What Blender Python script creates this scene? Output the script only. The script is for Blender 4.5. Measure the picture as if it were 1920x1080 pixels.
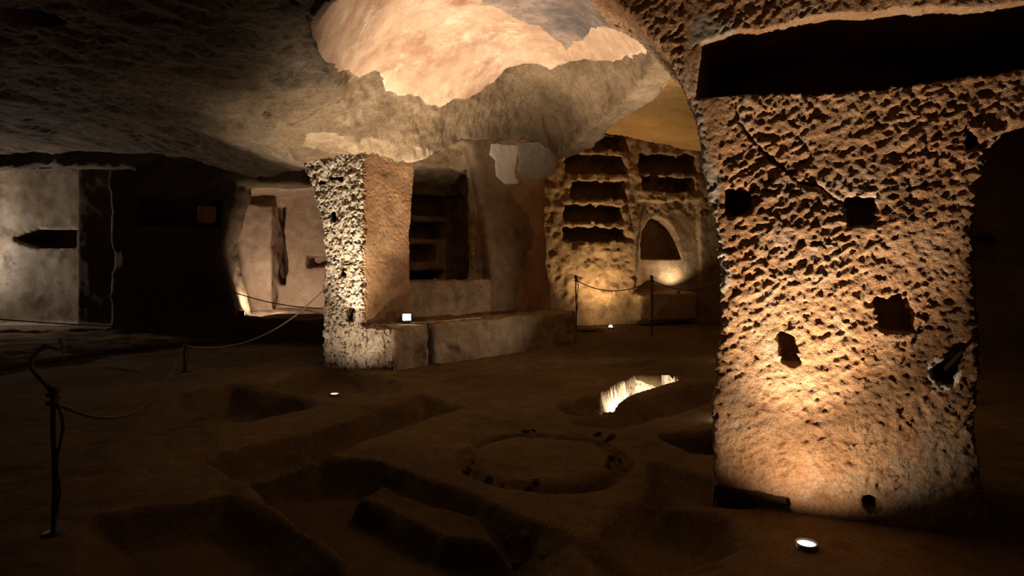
import bpy, math, random
import numpy as np
random.seed(7)
SC = bpy.context.scene
for _o in list(bpy.data.objects):
    bpy.data.objects.remove(_o)
COL = SC.collection
# ------------------------------------------------------------------ camera, world, exposure
FPX, CX, HOR, EYE = 1173.0, 960.0, 480.0, 1.6      # focal length in pixels of the 1920 frame, horizon row, eye height
cam = bpy.data.cameras.new('camera'); cam.sensor_width = 36.0
cam.lens = FPX * 36.0 / 1920.0; cam.shift_y = (HOR - 540.0) / 1920.0; cam.clip_start = 0.05
cam_o = bpy.data.objects.new('camera', cam); COL.objects.link(cam_o)
cam_o.location = (0, 0, EYE); cam_o.rotation_euler = (math.pi / 2, 0, 0)
SC.camera = cam_o
world = bpy.data.worlds.new('world'); SC.world = world; world.use_nodes = True
world.node_tree.nodes['Background'].inputs[0].default_value = (1.0, 0.72, 0.45, 1)
world.node_tree.nodes['Background'].inputs[1].default_value = 0.004
SC.view_settings.view_transform = 'Standard'; SC.view_settings.look = 'None'
SC.view_settings.gamma = 1.0; SC.view_settings.use_curve_mapping = False
SC.view_settings.exposure = 0.0
WARM = (1.0, 0.78, 0.58); WARMER = (1.0, 0.66, 0.34); NEUTRAL = (1.0, 0.83, 0.64)

def spot_light(parent, loc, target, energy, angle, blend=0.6, color=WARM, radius=0.035):
    l = bpy.data.lights.new('lamp_light', 'SPOT'); l.energy = energy; l.color = color
    l.spot_size = math.radians(angle); l.spot_blend = blend; l.shadow_soft_size = radius
    o = bpy.data.objects.new('lamp_light', l); COL.objects.link(o)
    d = np.array(target, float) - np.array(loc, float)
    from mathutils import Vector
    o.rotation_euler = Vector(d).to_track_quat('-Z', 'Y').to_euler()
    o.location = loc
    if parent is not None:
        o.parent = parent; o.matrix_parent_inverse = parent.matrix_basis.inverted()
    return o
# ------------------------------------------------------------------ numpy tools
_rs = np.random.RandomState(11)
LAT = _rs.rand(64, 64, 64).astype(np.float32)
def vnoise(x, y, z):
    x = np.asarray(x, np.float32); y = np.asarray(y, np.float32); z = np.asarray(z, np.float32)
    fx, fy, fz = np.floor(x), np.floor(y), np.floor(z)
    ix, iy, iz = fx.astype(np.int32) & 63, fy.astype(np.int32) & 63, fz.astype(np.int32) & 63
    tx, ty, tz = x - fx, y - fy, z - fz
    tx = tx * tx * (3 - 2 * tx); ty = ty * ty * (3 - 2 * ty); tz = tz * tz * (3 - 2 * tz)
    jx, jy, jz = (ix + 1) & 63, (iy + 1) & 63, (iz + 1) & 63
    a = LAT[ix, iy, iz] * (1 - tx) + LAT[jx, iy, iz] * tx
    b = LAT[ix, jy, iz] * (1 - tx) + LAT[jx, jy, iz] * tx
    c = LAT[ix, iy, jz] * (1 - tx) + LAT[jx, iy, jz] * tx
    d = LAT[ix, jy, jz] * (1 - tx) + LAT[jx, jy, jz] * tx
    return ((a * (1 - ty) + b * ty) * (1 - tz) + (c * (1 - ty) + d * ty) * tz) * 2 - 1
def fbm(x, y, z, octv=4, gain=0.5):
    s, a, t = 0, 1.0, 0
    for i in range(octv):
        s = s + a * vnoise(x * 2 ** i + 13.1 * i, y * 2 ** i + 7.7 * i, z * 2 ** i + 3.3 * i); t += a; a *= gain
    return s / t * 1.5
def sstep(e0, e1, x):
    t = np.clip((x - e0) / (e1 - e0), 0, 1); return t * t * (3 - 2 * t)
def poly_sdf(px, py, P):
    P = np.asarray(P, float); d = np.full(np.shape(px), 1e9); s = np.ones(np.shape(px))
    n = len(P)
    for i in range(n):
        a, b = P[i], P[i - 1]
        ex, ey = b - a; wx, wy = px - a[0], py - a[1]
        t = np.clip((wx * ex + wy * ey) / (ex * ex + ey * ey + 1e-12), 0, 1)
        d = np.minimum(d, (wx - ex * t) ** 2 + (wy - ey * t) ** 2)
        c1, c2, c3 = py >= a[1], py < b[1], ex * wy > ey * wx
        flip = (c1 & c2 & c3) | (~c1 & ~c2 & ~c3)
        s = np.where(flip, -s, s)
    return s * np.sqrt(d)
def line_dist(px, py, P):
    d = np.full(np.shape(px), 1e9)
    for a, b in zip(P[:-1], P[1:]):
        ex, ey = b[0] - a[0], b[1] - a[1]; wx, wy = px - a[0], py - a[1]
        t = np.clip((wx * ex + wy * ey) / (ex * ex + ey * ey + 1e-12), 0, 1)
        d = np.minimum(d, np.hypot(wx - ex * t, wy - ey * t))
    return d
def smax(a, b, k):
    h = np.clip(0.5 + 0.5 * (a - b) / k, 0, 1); return b + (a - b) * h + k * h * (1 - h)
def smin(a, b, k): return -smax(-a, -b, k)
def box_sdf(u, d, z, c, hs, r=0.0):
    qx, qy, qz = np.abs(u - c[0]) - hs[0] + r, np.abs(d - c[1]) - hs[1] + r, np.abs(z - c[2]) - hs[2] + r
    o = np.sqrt(np.maximum(qx, 0) ** 2 + np.maximum(qy, 0) ** 2 + np.maximum(qz, 0) ** 2)
    return o + np.minimum(np.maximum(qx, np.maximum(qy, qz)), 0) - r

def surface_nets(vol, org, h):
    vol = vol.astype(np.float32); neg = vol < 0
    n8 = sum(neg[i:neg.shape[0] - 1 + i, j:neg.shape[1] - 1 + j, k:neg.shape[2] - 1 + k].astype(np.int8)
             for i in (0, 1) for j in (0, 1) for k in (0, 1))
    act = (n8 > 0) & (n8 < 8); idx = np.argwhere(act)
    cid = np.full(act.shape, -1, np.int64); cid[act] = np.arange(len(idx))
    I, J, K = idx.T
    acc = np.zeros((len(idx), 3)); cnt = np.zeros(len(idx))
    cs = [(i, j, k) for i in (0, 1) for j in (0, 1) for k in (0, 1)]
    V = {c: vol[I + c[0], J + c[1], K + c[2]] for c in cs}
    for ax in range(3):
        for c in cs:
            if c[ax]: continue
            e = list(c); e[ax] = 1; e = tuple(e)
            a, b = V[c], V[e]; m = (a < 0) != (b < 0)
            t = np.where(m, a / np.where(a == b, 1, a - b), 0)
            for q in range(3):
                acc[:, q] += np.where(m, c[q] + (t if q == ax else 0), 0)
            cnt += m
    verts = np.asarray(org) + (idx + acc / cnt[:, None]) * h
    faces = []
    for ax in range(3):
        sl0 = [slice(None)] * 3; sl1 = [slice(None)] * 3
        sl0[ax] = slice(0, -1); sl1[ax] = slice(1, None)
        a, b = neg[tuple(sl0)], neg[tuple(sl1)]
        o1, o2 = (ax + 1) % 3, (ax + 2) % 3
        E = np.argwhere(a != b)
        E = E[(E[:, o1] > 0) & (E[:, o2] > 0) & (E[:, o1] < neg.shape[o1] - 1) & (E[:, o2] < neg.shape[o2] - 1)]
        s = a[E[:, 0], E[:, 1], E[:, 2]]
        def cell(d1, d2):
            F = E.copy(); F[:, o1] -= d1; F[:, o2] -= d2
            return cid[F[:, 0], F[:, 1], F[:, 2]]
        q = np.stack([cell(1, 1), cell(0, 1), cell(0, 0), cell(1, 0)], 1)
        q[~s] = q[~s][:, ::-1]
        faces.append(q)
    return verts, np.concatenate(faces)

def vnormals(v, f):
    n = np.cross(v[f[:, 2]] - v[f[:, 0]], v[f[:, 3]] - v[f[:, 1]])
    N = np.zeros_like(v)
    for k in range(4):
        for a in range(3):
            N[:, a] += np.bincount(f[:, k], n[:, a], len(v))
    return N / np.maximum(np.linalg.norm(N, axis=1, keepdims=True), 1e-9)

def mesh_from(name, v, f, m, smooth=True):
    used = np.unique(f); mp = np.full(len(v), -1, np.int64); mp[used] = np.arange(len(used))
    v = v[used]; f = mp[f]
    me = bpy.data.meshes.new(name); k = f.shape[1]
    me.vertices.add(len(v)); me.vertices.foreach_set('co', v.astype(np.float32).ravel())
    me.loops.add(f.size); me.loops.foreach_set('vertex_index', f.astype(np.int32).ravel())
    me.polygons.add(len(f)); me.polygons.foreach_set('loop_start', np.arange(0, f.size, k, dtype=np.int32))
    me.polygons.foreach_set('loop_total', np.full(len(f), k, np.int32))
    me.update(calc_edges=True); me.validate()
    me.polygons.foreach_set('use_smooth', np.full(len(me.polygons), smooth))
    me.materials.append(m)
    return me
def link(name, me, parent=None, loc=None, rz=0.0):
    o = bpy.data.objects.new(name, me); COL.objects.link(o)
    if parent is not None: o.parent = parent
    if loc is not None: o.location = loc
    if rz: o.rotation_euler = (0, 0, rz)
    return o
def tag(o, label, cat, group=None):
    o['label'] = label; o['category'] = cat; o['kind'] = 'thing'
    if group: o['group'] = group
    return o
def struct(o): o['kind'] = 'structure'; return o
def empty(name, loc, rz=0.0):
    return link(name, None, None, loc, rz)

class Frame:                      # a vertical face: u along it, d into the rock, z up
    def __init__(s, ox, oy, ux, uy):
        n = math.hypot(ux, uy); s.o = np.array([ox, oy]); s.U = np.array([ux, uy]) / n
        s.D = np.array([-s.U[1], s.U[0]]); s.rz = math.atan2(s.U[1], s.U[0]); s.loc = (ox, oy, 0)
    def px(s, x, y, d=0.0):       # where the line of sight through a photo point meets the plane at depth d
        r = np.array([(x - CX) / FPX, 1.0]); t = (d + s.o @ s.D) / (r @ s.D); p = r * t - s.o
        return (float(p @ s.U), float(EYE - (y - HOR) / FPX * t))
    def poly(s, pts, d=0.0): return [s.px(x, y, d) for x, y in pts]
    def world(s, u, d, z):
        p = s.o + s.U * u + s.D * d; return (p[0], p[1], z)
def at_floor(x, y, z=0.0):
    Y = FPX * (EYE - z) / (y - HOR); return ((x - CX) / FPX * Y, Y)
def at(x, y, Y): return ((x - CX) / FPX * Y, Y, EYE - (y - HOR) / FPX * Y)

def grid3(b, h):
    ax = [np.arange(lo, hi + h, h) for lo, hi in b]
    return np.meshgrid(*ax, indexing='ij', sparse=True), [a[0] for a in ax]
def carve(bounds, h, sdf, disp, fine=None, band=0.14):
    (u, d, z), org = grid3(bounds, h)
    vol = np.broadcast_to(sdf(u, d, z), (u.size, d.size, z.size)).astype(np.float32).copy()
    vol[[0, -1]] = 1; vol[:, [0, -1]] = 1; vol[:, :, [0, -1]] = 1
    b = np.abs(vol) < band; I, J, K = np.nonzero(b)
    U, D, Z = u.ravel()[I], d.ravel()[J], z.ravel()[K]
    vol[b] += disp(U, D, Z).astype(np.float32)
    vol[[0, -1]] = 1; vol[:, [0, -1]] = 1; vol[:, :, [0, -1]] = 1
    v, f = surface_nets(vol, org, h)
    if fine is not None:
        n = vnormals(v, f); v = v + n * fine(v[:, 0], v[:, 1], v[:, 2])[:, None]
    return v, f
# ------------------------------------------------------------------ materials
def rock(name, cols, big=0.9, mid=5.0, fine=40.0, bump=0.5, dist=0.02, speck=0.35, rough=0.92, blotch=None, stretch=None, spec=0.2):
    m = bpy.data.materials.new(name); m.use_nodes = True; nt = m.node_tree; N = nt.nodes; L = nt.links
    bs = N['Principled BSDF']; bs.inputs['Roughness'].default_value = rough
    bs.inputs['Specular IOR Level'].default_value = spec
    tc = N.new('ShaderNodeTexCoord'); co = tc.outputs['Object']
    if stretch:
        mp = N.new('ShaderNodeMapping'); mp.inputs['Scale'].default_value = stretch
        L.new(co, mp.inputs[0]); cs = mp.outputs[0]
    else: cs = co
    def noise(sc, det=6, ro=0.6, vec=None):
        n = N.new('ShaderNodeTexNoise'); n.inputs['Scale'].default_value = sc
        n.inputs['Detail'].default_value = det; n.inputs['Roughness'].default_value = ro
        L.new(vec or co, n.inputs['Vector']); return n.outputs['Fac']
    def math_(op, a, b):
        n = N.new('ShaderNodeMath'); n.operation = op
        for i, x in enumerate((a, b)):
            if isinstance(x, (int, float)): n.inputs[i].default_value = x
            else: L.new(x, n.inputs[i])
        return n.outputs[0]
    a = noise(big, 5, 0.6, cs); b = noise(mid, 6, 0.65, cs); c = noise(fine, 4, 0.6)
    s = math_('ADD', math_('MULTIPLY', a, 0.62), math_('MULTIPLY', b, 0.38))
    r = N.new('ShaderNodeValToRGB'); L.new(s, r.inputs[0]); el = r.color_ramp.elements
    n = len(cols)
    while len(el) < n: el.new(0.5)
    for i, cc in enumerate(cols):
        el[i].position = 0.36 + 0.28 * i / (n - 1); el[i].color = (*cc, 1)
    col = r.outputs[0]
    def mix(kind, fac, x, y):
        q = N.new('ShaderNodeMix'); q.data_type = 'RGBA'; q.blend_type = kind
        if isinstance(fac, (int, float)): q.inputs[0].default_value = fac
        else: L.new(fac, q.inputs[0])
        L.new(x, q.inputs[6])
        if isinstance(y, tuple): q.inputs[7].default_value = (*y, 1)
        else: L.new(y, q.inputs[7])
        return q.outputs[2]
    if blotch:
        for (bc, sc, lo, hi) in blotch:
            bn = noise(sc, 7, 0.65)
            mr = N.new('ShaderNodeMapRange'); L.new(bn, mr.inputs[0]); mr.inputs[1].default_value = lo; mr.inputs[2].default_value = hi
            col = mix('MIX', mr.outputs[0], col, bc)
    rr = N.new('ShaderNodeMapRange'); L.new(c, rr.inputs[0]); rr.inputs[1].default_value = 0.3; rr.inputs[2].default_value = 0.7
    rr.inputs[3].default_value = 1 - speck; rr.inputs[4].default_value = 1 + speck * 0.3
    cb = N.new('ShaderNodeCombineColor')
    for i in range(3): L.new(rr.outputs[0], cb.inputs[i])
    col = mix('MULTIPLY', 1.0, col, cb.outputs[0])
    L.new(col, bs.inputs['Base Color'])
    hgt = math_('ADD', math_('MULTIPLY', c, 0.6), math_('MULTIPLY', noise(fine * 2.7, 3), 0.4))
    hgt = math_('ADD', hgt, math_('MULTIPLY', b, 0.8))
    bp = N.new('ShaderNodeBump'); bp.inputs['Strength'].default_value = bump; bp.inputs['Distance'].default_value = dist
    L.new(hgt, bp.inputs['Height']); L.new(bp.outputs[0], bs.inputs['Normal'])
    return m
def plain(name, c, rough=0.5, metal=0.0, emit=0.0, ec=None):
    m = bpy.data.materials.new(name); m.use_nodes = True; nt = m.node_tree; bs = nt.nodes['Principled BSDF']
    n = nt.nodes.new('ShaderNodeTexNoise'); n.inputs['Scale'].default_value = 60
    r = nt.nodes.new('ShaderNodeValToRGB'); nt.links.new(n.outputs['Fac'], r.inputs[0])
    r.color_ramp.elements[0].color = (*[q * 0.7 for q in c], 1); r.color_ramp.elements[1].color = (*[min(1, q * 1.15) for q in c], 1)
    nt.links.new(r.outputs[0], bs.inputs['Base Color'])
    bs.inputs['Roughness'].default_value = rough; bs.inputs['Metallic'].default_value = metal
    if emit:
        bs.inputs['Emission Color'].default_value = (*(ec or c), 1); bs.inputs['Emission Strength'].default_value = emit
    return m
M = {}
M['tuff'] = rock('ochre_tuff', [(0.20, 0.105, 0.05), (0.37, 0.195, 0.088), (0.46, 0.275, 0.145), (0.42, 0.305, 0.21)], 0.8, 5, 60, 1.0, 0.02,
                 blotch=[((0.50, 0.40, 0.29), 1.3, 0.55, 0.72), ((0.16, 0.10, 0.055), 2.3, 0.62, 0.75)])
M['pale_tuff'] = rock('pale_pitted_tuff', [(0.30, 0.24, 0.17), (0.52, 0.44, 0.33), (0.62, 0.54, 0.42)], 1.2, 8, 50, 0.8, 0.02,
                      blotch=[((0.06, 0.043, 0.03), 17, 0.53, 0.60), ((0.36, 0.24, 0.13), 1.8, 0.55, 0.7)])
M['ochre_plaster'] = rock('ochre_plaster', [(0.17, 0.092, 0.045), (0.32, 0.178, 0.084), (0.40, 0.25, 0.13)], 1.6, 6, 60, 0.25, 0.006, 0.2, 0.8,
                          blotch=[((0.14, 0.085, 0.045), 3.0, 0.55, 0.7), ((0.5, 0.36, 0.22), 2.1, 0.6, 0.72)])
M['brown_plaster'] = rock('brown_plaster', [(0.10, 0.065, 0.038), (0.19, 0.125, 0.07), (0.26, 0.18, 0.105)], 1.6, 6, 50, 0.35, 0.008, 0.25, 0.85)
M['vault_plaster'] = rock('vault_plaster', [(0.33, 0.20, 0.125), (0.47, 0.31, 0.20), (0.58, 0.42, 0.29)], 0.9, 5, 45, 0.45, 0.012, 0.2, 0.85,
                          blotch=[((0.27, 0.14, 0.08), 1.3, 0.52, 0.68), ((0.64, 0.50, 0.37), 1.9, 0.56, 0.70)])
M['springer_rock'] = rock('springer_rock', [(0.17, 0.115, 0.068), (0.28, 0.20, 0.12), (0.38, 0.28, 0.18)], 1.5, 7, 40, 0.6, 0.015, 0.3)  # pale rock, lamp brightness above the middle pillar partly put into its colour
M['grey_plaster'] = rock('soot_grey_plaster', [(0.10, 0.08, 0.07), (0.19, 0.145, 0.12), (0.36, 0.26, 0.19)], 1.6, 6, 50, 0.35, 0.01, 0.3)
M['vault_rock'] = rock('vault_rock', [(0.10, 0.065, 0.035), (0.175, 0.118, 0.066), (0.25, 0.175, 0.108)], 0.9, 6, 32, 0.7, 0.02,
                       blotch=[((0.11, 0.075, 0.04), 1.5, 0.54, 0.66)])
M['ceiling_rock'] = rock('ceiling_rock', [(0.10, 0.07, 0.04), (0.18, 0.13, 0.08), (0.24, 0.18, 0.12)], 0.6, 5, 26, 0.8, 0.03,
                         blotch=[((0.40, 0.34, 0.27), 0.8, 0.6, 0.75), ((0.10, 0.07, 0.045), 1.4, 0.58, 0.7)])
M['wall_rock'] = rock('wall_rock', [(0.22, 0.145, 0.08), (0.36, 0.25, 0.14), (0.44, 0.33, 0.2)], 0.8, 5, 30, 0.7, 0.03,
                      blotch=[((0.16, 0.11, 0.06), 1.5, 0.58, 0.72)])
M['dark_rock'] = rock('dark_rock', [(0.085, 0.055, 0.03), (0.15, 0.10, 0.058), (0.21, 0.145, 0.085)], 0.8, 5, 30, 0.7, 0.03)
M['left_plaster'] = rock('weathered_plaster', [(0.20, 0.15, 0.09), (0.36, 0.30, 0.22), (0.47, 0.42, 0.35)], 0.9, 4, 40, 0.3, 0.01, 0.2, 0.85,
                         blotch=[((0.15, 0.105, 0.065), 1.3, 0.50, 0.62), ((0.34, 0.23, 0.13), 0.8, 0.55, 0.66), ((0.10, 0.07, 0.05), 4.0, 0.6, 0.7)])
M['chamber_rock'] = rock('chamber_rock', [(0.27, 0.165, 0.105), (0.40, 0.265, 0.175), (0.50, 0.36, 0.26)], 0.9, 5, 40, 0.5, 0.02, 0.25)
M['back_ceiling'] = rock('golden_tuff', [(0.30, 0.17, 0.06), (0.45, 0.27, 0.09), (0.5, 0.33, 0.14)], 0.6, 4, 40, 0.4, 0.015, 0.2)
M['earth'] = rock('packed_earth', [(0.095, 0.066, 0.032), (0.155, 0.108, 0.054), (0.22, 0.155, 0.084)], 0.7, 5, 45, 0.6, 0.015, 0.4, 0.97,
                  blotch=[((0.085, 0.05, 0.022), 1.4, 0.56, 0.7)], spec=0.05)
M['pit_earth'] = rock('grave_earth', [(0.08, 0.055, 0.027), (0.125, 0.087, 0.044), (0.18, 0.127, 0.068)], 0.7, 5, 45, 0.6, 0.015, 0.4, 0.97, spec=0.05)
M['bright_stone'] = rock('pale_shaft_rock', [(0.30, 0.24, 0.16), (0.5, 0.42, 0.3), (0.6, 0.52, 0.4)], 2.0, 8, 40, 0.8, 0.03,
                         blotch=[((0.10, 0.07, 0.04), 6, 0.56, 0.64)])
M['white_plaster'] = rock('white_plaster', [(0.44, 0.37, 0.30), (0.55, 0.48, 0.40), (0.62, 0.56, 0.48)], 2, 8, 60, 0.2, 0.006, 0.12, 0.8)
M['grey_mortar'] = rock('grey_mortar', [(0.26, 0.21, 0.16), (0.34, 0.28, 0.21), (0.40, 0.33, 0.26)], 2, 8, 50, 0.5, 0.01, 0.25)
M['bench_stone'] = rock('bench_tuff', [(0.17, 0.115, 0.065), (0.32, 0.225, 0.13), (0.43, 0.33, 0.22)], 1.3, 7, 45, 0.45, 0.012, 0.35,
                        blotch=[((0.12, 0.075, 0.04), 1.9, 0.56, 0.68)])
M['iron'] = plain('dark_iron', (0.035, 0.028, 0.022), 0.6, 0.5)
M['black'] = plain('black_lamp_metal', (0.02, 0.02, 0.02), 0.45, 0.3)
M['rope'] = plain('brown_rope', (0.10, 0.065, 0.035), 0.9)
M['pale_rope'] = plain('pale_rope', (0.42, 0.33, 0.24), 0.85)
M['cable'] = plain('white_cable', (0.6, 0.55, 0.48), 0.5)
M['grey_cable'] = plain('grey_cable', (0.06, 0.05, 0.04), 0.5)
M['kerb'] = plain('worn_timber', (0.06, 0.043, 0.028), 0.9)
M['steel'] = plain('steel_ring', (0.3, 0.3, 0.3), 0.35, 0.9)
M['lens'] = plain('lamp_lens', (0.95, 0.93, 0.88), 0.3, 0, 14.0, (1.0, 0.93, 0.82))
M['peg'] = plain('dark_oiled_wood', (0.022, 0.016, 0.011), 0.95)
M['peg'].node_tree.nodes['Principled BSDF'].inputs['Specular IOR Level'].default_value = 0.05
M['paper'] = plain('faded_paper', (0.45, 0.38, 0.28), 0.9)
# ------------------------------------------------------------------ frames
FR = Frame(1.22, 4.10, 1.61, -0.64)            # face of the big right pillar
FF = Frame(-2.16, 8.91, 0.729, 0.684)          # plastered face behind the bench
FP = Frame(-2.70, 9.10, 1.03, -0.37)           # rough end face of the middle pillar
FL = Frame(0.0, 11.7, 1.0, 0.0)                # left walls
FB = Frame(1.0, 14.2, 0.97, 0.24)              # back wall with stacked niches
# ------------------------------------------------------------------ floor
PITS = [  # (outline in photo points on the floor, depth, edge softness)
    ([(477, 895), (600, 862), (690, 862), (850, 925), (1000, 990), (1010, 1060), (760, 1100), (600, 985)], 0.27, 0.07),
    ([(414, 857), (521, 828), (562, 821), (666, 790), (792, 743), (852, 760), (760, 790), (622, 845), (572, 857), (452, 889)], 0.24, 0.08),
    ([(345, 760), (462, 786), (525, 770), (570, 756), (540, 744), (462, 731), (430, 724), (351, 742)], 0.30, 0.10),
    ([(505, 716), (560, 698), (605, 688), (650, 690), (742, 716), (742, 733), (665, 742), (560, 736)], 0.20, 0.08),
    ([(1104, 760), (1130, 738), (1165, 716), (1195, 704), (1262, 703), (1266, 713), (1180, 739), (1140, 757)], 0.85, 0.05),
    ([(1060, 760), (1100, 745), (1128, 740), (1140, 758), (1080, 772)], 0.28, 0.10),
    ([(1090, 790), (1150, 762), (1250, 735), (1345, 716), (1400, 718), (1340, 742), (1220, 777), (1150, 797)], 0.20, 0.12),
    ([(1252, 817), (1300, 811), (1370, 811), (1370, 846), (1300, 841)], 0.40, 0.06),
    ([(1240, 876), (1330, 900), (1400, 915), (1390, 940), (1230, 935)], 0.16, 0.10),
    ([(1215, 950), (1345, 978), (1360, 1012), (1170, 1085), (1115, 1020)], 0.20, 0.10),
    ([(195, 975), (420, 935), (560, 1010), (640, 1100), (180, 1100)], 0.20, 0.08),
    ([(905, 1010), (1000, 985), (1060, 1010), (1010, 1065), (930, 1060)], 0.10, 0.10),
]
PITS_W = [([at_floor(x, y) for x, y in P], dep, e) for P, dep, e in PITS]
STEP = [at_floor(x, y) for x, y in [(663, 905), (720, 885), (900, 955), (960, 1000), (830, 985)]]
RIDGES = [  # raised banks between the graves
    ([(1080, 690), (1200, 672), (1340, 668)], 0.05, 0.25), ([(1090, 645), (1240, 640), (1340, 646)], 0.06, 0.30), ([(960, 720), (1060, 705), (1150, 700)], 0.04, 0.25),
    ([(860, 700), (960, 668), (1060, 652)], 0.05, 0.2), ([(450, 860), (620, 800), (800, 900)], 0.03, 0.2), ([(1150, 920), (1240, 862), (1320, 865)], 0.04, 0.12),
    ([(470, 790), (600, 775), (690, 745), (770, 728)], 0.07, 0.12), ([(1090, 782), (1180, 742), (1260, 716), (1330, 706)], 0.12, 0.13),
    ([(560, 790), (650, 772), (660, 800)], 0.05, 0.10), ([(930, 755), (1080, 792), (1230, 835)], 0.05, 0.15), ([(470, 738), (560, 742), (650, 752)], 0.06, 0.09)]
RING_C = at_floor(1021, 857)
KERB = [at_floor(x, y) for x, y in [(-260, 748), (-120, 715), (0, 695), (110, 677), (220, 661), (330, 650), (430, 642), (520, 637), (606, 633)]]
def floor_z(X, Y):
    z = 0.035 * fbm(X * 0.9, Y * 0.9, 0.3, 4) + 0.034 * fbm(X * 2.4, Y * 2.4, 1.3, 5)
    for P, hgt, w in RIDGES:
        z = z + 1.5 * hgt * np.exp(-(line_dist(X, Y, [at_floor(*p) for p in P]) / w) ** 2)
    z = z + 0.10 * sstep(12.0, 12.8, Y) * sstep(-2, 1, X) + 0.30 * sstep(13.1, 13.6, Y + 0.15 * vnoise(X * 1.5, 0.5, 2)) * sstep(-1, 0.5, X)
    wob = 0.085 * fbm(X * 2.6, Y * 2.6, 5.5, 4)
    tag_ = np.full(np.shape(X), -1)
    for i, (P, dep, e) in enumerate(PITS_W):
        e = e * (2.1 if i != 4 else 1.0)
        s = poly_sdf(X, Y, P) + wob * (0.6 if i != 4 else 0.3)
        zz = -dep * sstep(e, -e, s) + 0.02 * np.exp(-((s - 0.12) / 0.08) ** 2)
        if i == 0:
            zz = zz + 0.17 * sstep(0.05, -0.05, poly_sdf(X, Y, STEP) + wob * 0.5)
        z = np.where(zz < z - 0.001, np.minimum(z, zz + z * 0.5), z) if i else z + zz
        tag_ = np.where(s < e * 0.3, i, tag_)
    r = np.hypot(X - RING_C[0], (Y - RING_C[1]) * 0.92)
    ang = np.arctan2(Y - RING_C[1], X - RING_C[0])
    rr = 0.62 + 0.04 * vnoise(ang * 1.6, 3.1, 0.2) ; g = np.exp(-((r - rr) / (0.055 + 0.02 * vnoise(ang * 2.3, 1.1, 4))) ** 2)
    amp = 0.085 * (0.75 + 0.5 * vnoise(ang * 1.9 + 2, 0.5, 0.5)); z = z - amp * g * (1 + 0.5 * fbm(X * 14, Y * 14, 2, 2))
    z = z + 0.015 * sstep(0.6, 0.45, r)
    tag_ = np.where((g > 0.45) & (amp > 0.02), 99, tag_)
    # bank behind the kerb on the left
    kd = line_dist(X, Y, KERB); kx = np.interp(X, [k[0] for k in KERB], [k[1] for k in KERB])
    behind = (Y > kx) & (X < -2.9)
    bank = 0.02 + 0.16 * sstep(0.0, 1.2, kd) + 0.05 * fbm(X * 2.6, Y * 2.6, 9, 3) * sstep(0.1, 0.5, kd)
    z = np.where(behind, np.maximum(z, bank), z)
    # low bank at the foot of the bench, rougher ground beyond
    return z, tag_
xs = np.concatenate([np.arange(-13, -5, 0.07), np.arange(-5, 3.2, 0.022), np.arange(3.2, 9.01, 0.08)])
ys = [1.2]
while ys[-1] < 17.5: ys.append(ys[-1] + max(0.013, 0.0045 * ys[-1]))
ys = np.array(ys); X, Y = np.meshgrid(xs, ys, indexing='ij')
def heightgrid(X, Y, Z, up=True):
    nx, ny = X.shape; ids = np.arange(nx * ny).reshape(nx, ny)
    f = np.stack([ids[:-1, :-1].ravel(), ids[1:, :-1].ravel(), ids[1:, 1:].ravel(), ids[:-1, 1:].ravel()], 1)
    if not up: f = f[:, ::-1]
    return np.stack([X.ravel(), Y.ravel(), Z.ravel()], 1), f
Z, tg = floor_z(X, Y)
v, f = heightgrid(X, Y, Z)
ft = tg.ravel()[f]; fm = ft.max(1)
q4 = (tg.ravel() == 4); v[q4, 1] += 0.07 * fbm(v[q4, 0] * 9, v[q4, 1] * 9, v[q4, 2] * 7, 3); v[q4, 0] += 0.05 * fbm(v[q4, 0] * 8, v[q4, 1] * 8 + 5, v[q4, 2] * 9, 3)
floor = struct(link('floor', mesh_from('floor', v, f[fm < 0], M['earth'])))
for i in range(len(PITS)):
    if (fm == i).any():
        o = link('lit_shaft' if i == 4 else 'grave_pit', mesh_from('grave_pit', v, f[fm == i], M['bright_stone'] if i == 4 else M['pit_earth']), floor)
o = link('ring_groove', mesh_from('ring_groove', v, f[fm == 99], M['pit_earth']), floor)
def fz(x, y): return float(floor_z(np.array([[x]]), np.array([[y]]))[0][0, 0])
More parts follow.
